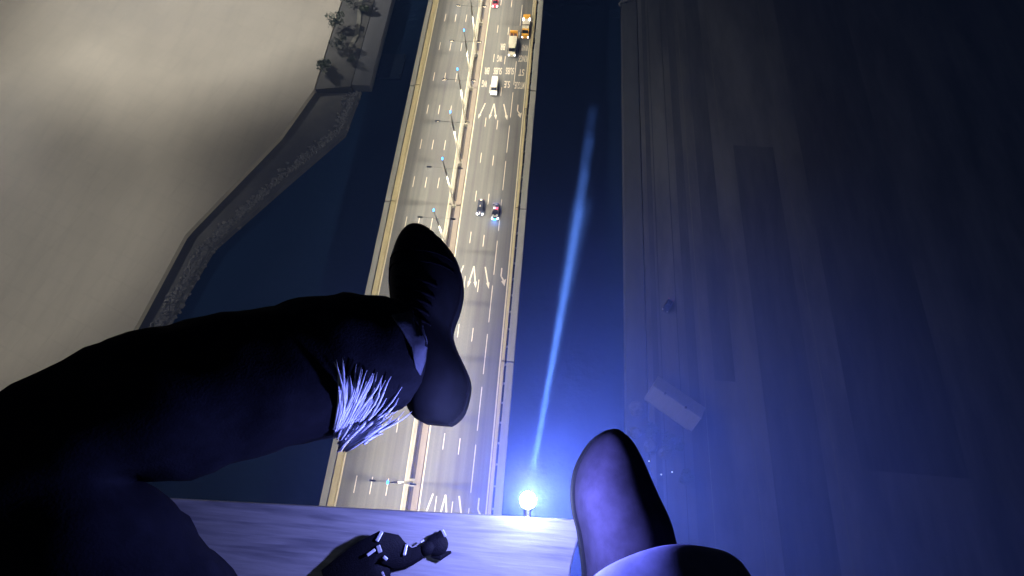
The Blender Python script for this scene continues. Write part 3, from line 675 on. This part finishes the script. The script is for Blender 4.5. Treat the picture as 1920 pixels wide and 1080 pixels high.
def plate(p, ang, l, wd, tilt=.3):
    bm = B(); mt = Matrix.Translation(rel(*p)) @ Matrix.Rotation(ang, 4, 'Z') @ Matrix.Rotation(tilt, 4, 'Y')
    l *= .85; wd *= .8; box(bm, -l / 2, l / 2, -wd / 2, wd / 2, -.001, .001, mt); obj('clip', bm, 'clip', stp, bevel=.0008)
plate((-.196, -.084, .033), 1.25, .016, .006); plate((-.193, -.099, .035), -1.1, .012, .007); plate((-.203, -.104, .035), .7, .014, .005)
plate((-.160, -.099, .021), 1.55, .016, .005); plate((-.110, -.0745, .016), -1.0, .012, .005); plate((-.184, -.110, .029), -.6, .008, .005)
plate((-.139, -.087, .016), .7, .007, .003); plate((-.184, -.136, .014), -1.0, .022, .004)

# ------------------------------------------------------------------ seated person: legs and shoes over the edge
per = empty('person', (-0.10, -0.35, LZ), 'seated person in black frayed jeans and dark sneakers, legs over the ledge', 'person')
per_inv = Matrix.Translation((0.10, 0.35, -LZ))
def ppart(name, bm, m, smooth=True, parent=None, bevel=0.0):
    o = obj(name, bm, m, parent or per, smooth=smooth, bevel=bevel)
    if parent is None: o.matrix_parent_inverse = per_inv
    return o
def C(x, y, d): return (x, y, H - d)          # d metres below the lens
nodes = [C(-.10, -.38, .60), C(-.21, -.34, .60), C(-.33, -.16, .49), C(-.43, -.02, .41), C(-.375, .035, .45), C(-.300, .085, .52), C(-.240, .125, .58), C(-.200, .145, .62), C(-.175, .150, .64),
         C(.01, -.34, .60), C(.15, -.38, .43), C(.245, -.40, .32), C(.235, -.33, .40), C(.205, -.24, .49), C(.178, -.165, .570), C(.160, -.112, .612), C(-.10, -.42, .48)]
edges = [(0, 1), (1, 2), (2, 3), (3, 4), (4, 5), (5, 6), (6, 7), (7, 8), (0, 9), (9, 10), (10, 11), (11, 12), (12, 13), (13, 14), (14, 15), (0, 16)]
rad = [.14, .10, .090, .080, .082, .086, .092, .092, .070, .10, .085, .080, .084, .088, .096, .100, .15]
me = bpy.data.meshes.new('jeans'); me.from_pydata(nodes, edges, []); me.materials.append(MAT['denim'])
jeans = bpy.data.objects.new('jeans', me); COL.objects.link(jeans); jeans.parent = per; jeans.matrix_parent_inverse = per_inv
sk = jeans.modifiers.new('skin', 'SKIN'); sk.use_smooth_shade = True
for i, sv in enumerate(me.skin_vertices[0].data):
    sv.radius = (rad[i], rad[i]); sv.use_root = (i == 0)
ss = jeans.modifiers.new('smooth', 'SUBSURF'); ss.levels = 3; ss.render_levels = 3
dt = bpy.data.textures.new('folds', 'CLOUDS'); dt.noise_scale = 0.06
dm = jeans.modifiers.new('folds', 'DISPLACE'); dm.texture = dt; dm.strength = 0.022; dm.mid_level = 0.5; dm.texture_coords = 'LOCAL'

def shoe(name, stations, zs, m_upper, m_lace):
    """stations: (y, xl, xr, top height over sole plane); zs: world z of the sole plane"""
    t = empty(name, (0, 0, 0), '', ''); del t['label']; del t['category']
    t.parent = per; t.matrix_parent_inverse = per_inv
    n_ = 44; src = stations; stations = []
    for q in range(n_):
        u = q / (n_ - 1) * (len(src) - 1); i = min(int(u), len(src) - 2); f_ = u - i
        P = [Vector(src[max(0, min(len(src) - 1, j))]) for j in (i - 1, i, i + 1, i + 2)]
        stations.append(tuple(0.5 * ((2 * P[1]) + (P[2] - P[0]) * f_ + (2 * P[0] - 5 * P[1] + 4 * P[2] - P[3]) * f_ ** 2 + (3 * P[1] - P[0] - 3 * P[2] + P[3]) * f_ ** 3)))
    rings = []
    for (y, xl, xr, ht) in stations:
        cx, hw = (xl + xr) / 2, (xr - xl) / 2; r = []
        for k in range(20):
            a = 2 * math.pi * k / 20; c, s = math.cos(a), math.sin(a)
            x = cx + hw * math.copysign(abs(c) ** .75, c)
            z = zs + (ht * abs(s) ** .8 if s > 0 else -.006 * abs(s))
            if s > 0: x = cx + (x - cx) * (1 - .18 * s)
            r.append((x, y, z))
        rings.append(r)
    bm = B(); loft(bm, rings); o = obj('upper', bm, m_upper, t, smooth=True)
    m = o.modifiers.new('s', 'SUBSURF'); m.levels = 1; m.render_levels = 2
    for fr in (.70, .74) if m_lace else ():
        pts = [Vector(p) + Vector((0, 0, .0006)) for p in rings[int(fr * n_)][1:10]]
        bm = B(); tube(bm, pts, .0011, 5); obj('seam', bm, m_lace, t, smooth=True)
    for j in range(5 if m_lace else 0):
        rg = rings[int((.44 + j * .045) * n_)]; pts = [Vector(p) + Vector((0, .003 * (q - 2), .0012)) for q, p in enumerate(rg[3:8])]
        bm = B(); tube(bm, pts, .0024, 6); obj('lace', bm, m_lace, t, smooth=True)
    srings = []
    for (y, xl, xr, ht) in stations:
        e = .0025; cx = (xl + xr) / 2
        srings.append([(xl - e, y, zs - .028), (xl - e, y, zs + .004), (cx, y, zs + .008), (xr + e, y, zs + .004), (xr + e, y, zs - .028), (cx, y, zs - .030)])
    bm = B(); loft(bm, srings); o = obj('sole', bm, 'rubber', t, smooth=False, bevel=.003)
    return t
k = 0.70 / 0.74
def st(y, xl, xr, h): return (y * k, xl * k, xr * k, h)
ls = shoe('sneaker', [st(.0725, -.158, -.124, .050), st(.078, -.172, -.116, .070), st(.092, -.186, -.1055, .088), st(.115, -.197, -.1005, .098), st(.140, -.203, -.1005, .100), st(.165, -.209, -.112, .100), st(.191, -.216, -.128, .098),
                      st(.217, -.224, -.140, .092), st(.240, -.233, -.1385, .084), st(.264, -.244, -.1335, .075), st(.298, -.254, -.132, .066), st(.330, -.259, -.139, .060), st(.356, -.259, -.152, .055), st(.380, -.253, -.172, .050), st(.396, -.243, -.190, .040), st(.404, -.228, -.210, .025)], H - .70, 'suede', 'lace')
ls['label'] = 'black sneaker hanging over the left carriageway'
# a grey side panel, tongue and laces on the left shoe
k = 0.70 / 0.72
rs = shoe('sneaker', [st(-.190, .118, .165, .060), st(-.170, .100, .190, .085), st(-.135, .090, .205, .100), st(-.095, .086, .208, .100), st(-.057, .079, .204, .095), st(-.031, .071, .198, .088), st(-.004, .068, .185, .076), st(.024, .072, .172, .066), st(.050, .084, .160, .058), st(.070, .099, .147, .045), st(.082, .116, .130, .026)], H - .70, 'suede_flare', None)
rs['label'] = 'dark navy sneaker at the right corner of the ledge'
# frayed pale threads along the hems
rf2 = random.Random(11)
bpy.context.view_layer.update()
from mathutils.bvhtree import BVHTree
_dg = bpy.context.evaluated_depsgraph_get(); _ev = jeans.evaluated_get(_dg); _m = _ev.to_mesh()
_V = [jeans.matrix_world @ v.co for v in _m.vertices]; _P = [tuple(p.vertices) for p in _m.polygons]; _ev.to_mesh_clear()
_up = [c for c in ls.children if c.name.startswith('upper')][0]; _n0 = len(_V)
_V += [_up.matrix_world @ v.co for v in _up.data.vertices]; _P += [tuple(i + _n0 for i in p.vertices) for p in _up.data.polygons]
_T = BVHTree.FromPolygons(_V, _P)
def on_cloth(p, lift=0.003):              # settle a thread point on the cloth below it
    q = Vector(C(*p)); o = Vector((0, 0, H)); d = (q - o).normalized()
    hit = _T.ray_cast(o, d)
    return hit[0] - d * lift if hit[0] is not None else q
def thread(pts, r0, r1, lift=0.003):
    n = len(pts); bm = B(); tube(bm, [on_cloth(p, lift) for p in pts], [max(r1, r0 * math.sin(math.pi * (.16 + .84 * i / (n - 1))) ** .8) for i in range(n)], 6)
    o = obj('thread', bm, 'thread', jeans, smooth=True); o.matrix_parent_inverse = Matrix.Identity(4); return o
# a lighter grey patch at the ankle
PATCH = [(-0.1956, 0.1964), (-0.1723, 0.2027), (-0.1544, 0.1917), (-0.1413, 0.1628), (-0.1399, 0.1355), (-0.1434, 0.117), (-0.1511, 0.1262), (-0.1611, 0.1526), (-0.1762, 0.1735)]
pcx, pcy = sum(p[0] for p in PATCH) / len(PATCH), sum(p[1] for p in PATCH) / len(PATCH)
OUT = []
for i in range(len(PATCH)):
    for f_ in (0, 1 / 3, 2 / 3):
        (xa, ya), (xb, yb) = PATCH[i], PATCH[(i + 1) % len(PATCH)]; OUT.append((xa + (xb - xa) * f_, ya + (yb - ya) * f_))
bm = B(); RG = [[bm.verts.new(on_cloth((pcx + (x - pcx) * k_, pcy + (y - pcy) * k_, .6), .004)) for x, y in OUT] for k_ in (1, .8, .6, .4, .2)]
for A_, B_ in zip(RG[:-1], RG[1:]):
    for i in range(len(OUT)): bm.faces.new((A_[i], A_[(i + 1) % len(OUT)], B_[(i + 1) % len(OUT)], B_[i]))
bm.faces.new(RG[-1])
pt = obj('ankle_patch', bm, 'panel', jeans, smooth=True); pt.matrix_parent_inverse = Matrix.Identity(4)
md = pt.modifiers.new('t', 'SOLIDIFY'); md.thickness = 0.002
HT = [  # left leg: strands that fan up from the lower edge of the leg (x, y, metres below the lens)
    [(-.262, -.006, .575), (-.236, .012, .570), (-.214, .032, .572), (-.196, .050, .580), (-.178, .072, .590)],
    [(-.250, .004, .565), (-.226, .022, .560), (-.205, .045, .562), (-.188, .066, .575), (-.182, .090, .585)],
    [(-.244, .006, .560), (-.228, .024, .552), (-.212, .050, .550), (-.200, .078, .556), (-.198, .104, .566)],
    [(-.244, .012, .555), (-.232, .034, .545), (-.219, .062, .542), (-.210, .090, .545), (-.211, .116, .553)],
    [(-.240, .016, .550), (-.231, .042, .540), (-.222, .070, .535), (-.222, .094, .536), (-.226, .118, .540)],
    [(-.232, .040, .540), (-.228, .068, .534), (-.232, .094, .530), (-.242, .118, .528)],
    [(-.262, .004, .548), (-.255, .028, .536), (-.250, .056, .528), (-.252, .082, .524), (-.259, .100, .524)],
    [(-.270, -.002, .552), (-.262, .020, .540), (-.258, .046, .530), (-.262, .068, .526)],
    [(-.248, .002, .566), (-.230, .016, .564), (-.212, .036, .568), (-.196, .060, .578)],
]
HT = [[(x + .018, y - .004, d) for x, y, d in p] for i_, p in enumerate(HT) if i_ not in (6, 7)]
HT = [p[2:] if i_ in (0, 6) else (p[1:] if len(p) > 4 else p) for i_, p in enumerate(HT)]
def smooth_path(p, n=9):
    out = []
    for q in range(n):
        u = q / (n - 1) * (len(p) - 1); i = min(int(u), len(p) - 2); f_ = u - i
        P = [Vector(p[max(0, min(len(p) - 1, j))]) for j in (i - 1, i, i + 1, i + 2)]
        out.append(tuple(0.5 * ((2 * P[1]) + (P[2] - P[0]) * f_ + (2 * P[0] - 5 * P[1] + 4 * P[2] - P[3]) * f_ ** 2 + (3 * P[1] - P[0] - 3 * P[2] + P[3]) * f_ ** 3)))
    return out
for p in HT:
    sp_ = smooth_path(p)
    for j in range(11):
        dx, dy, wv = rf2.gauss(0, .0044), rf2.gauss(0, .0044), rf2.uniform(0, 6)
        cut = rf2.randint(6, 9)
        thread([(x + dx * (.5 + i * .16) + .0022 * math.sin(i * .75 + wv), y + dy * (.5 + i * .16) + .0012 * math.cos(i * .8 + wv), d) for i, (x, y, d) in enumerate(sp_[:cut])], rf2.uniform(.0010, .0022), .0004, rf2.uniform(.003, .009))

# cuff of the right leg, its pale blue standing in for lens flare
bm = B(); A0, A1 = Vector(C(.180, -.185, .548)), Vector(C(.152, -.104, .620)); ax = (A1 - A0).normalized(); ux = Vector((1, 0, 0)); ux = (ux - ax * ux.dot(ax)).normalized(); uy = ax.cross(ux)
rings = []
for u, r in ((0, .090), (.03, .100), (.25, .103), (.5, .104), (.75, .106), (.97, .104), (1.0, .094), (.9, .086)):
    rings.append([A0 + (A1 - A0) * u + (ux * math.cos(t_) + uy * math.sin(t_) * .92) * r * (1 + .03 * math.sin(3 * t_ + u * 2) + .015 * math.sin(7 * t_)) for t_ in [2 * math.pi * q / 28 for q in range(28)]])
loft(bm, rings, cap=False)
cf = obj('cuff', bm, 'cuff', jeans, smooth=True); cf.matrix_parent_inverse = Matrix.Identity(4)
md = cf.modifiers.new('s', 'SUBSURF'); md.levels = 1; md.render_levels = 2

# ------------------------------------------------------------------ thin haze volume added to carry the lamp's glow and streak
bm = B(); box(bm, -2600, 2600, -2600, 2600, WZ - 2.0, H + 3)
hz = obj('haze', bm, None); hz['kind'] = 'stuff'
hm = bpy.data.materials.new('haze'); hm.use_nodes = True; t = hm.node_tree; t.nodes.clear()
pv = t.nodes.new('ShaderNodeVolumePrincipled'); pv.inputs['Color'].default_value = (0.20, 0.44, 1.0, 1); pv.inputs['Density'].default_value = HAZE
ho = t.nodes.new('ShaderNodeOutputMaterial'); t.links.new(pv.outputs[0], ho.inputs['Volume']); hz.data.materials.append(hm)
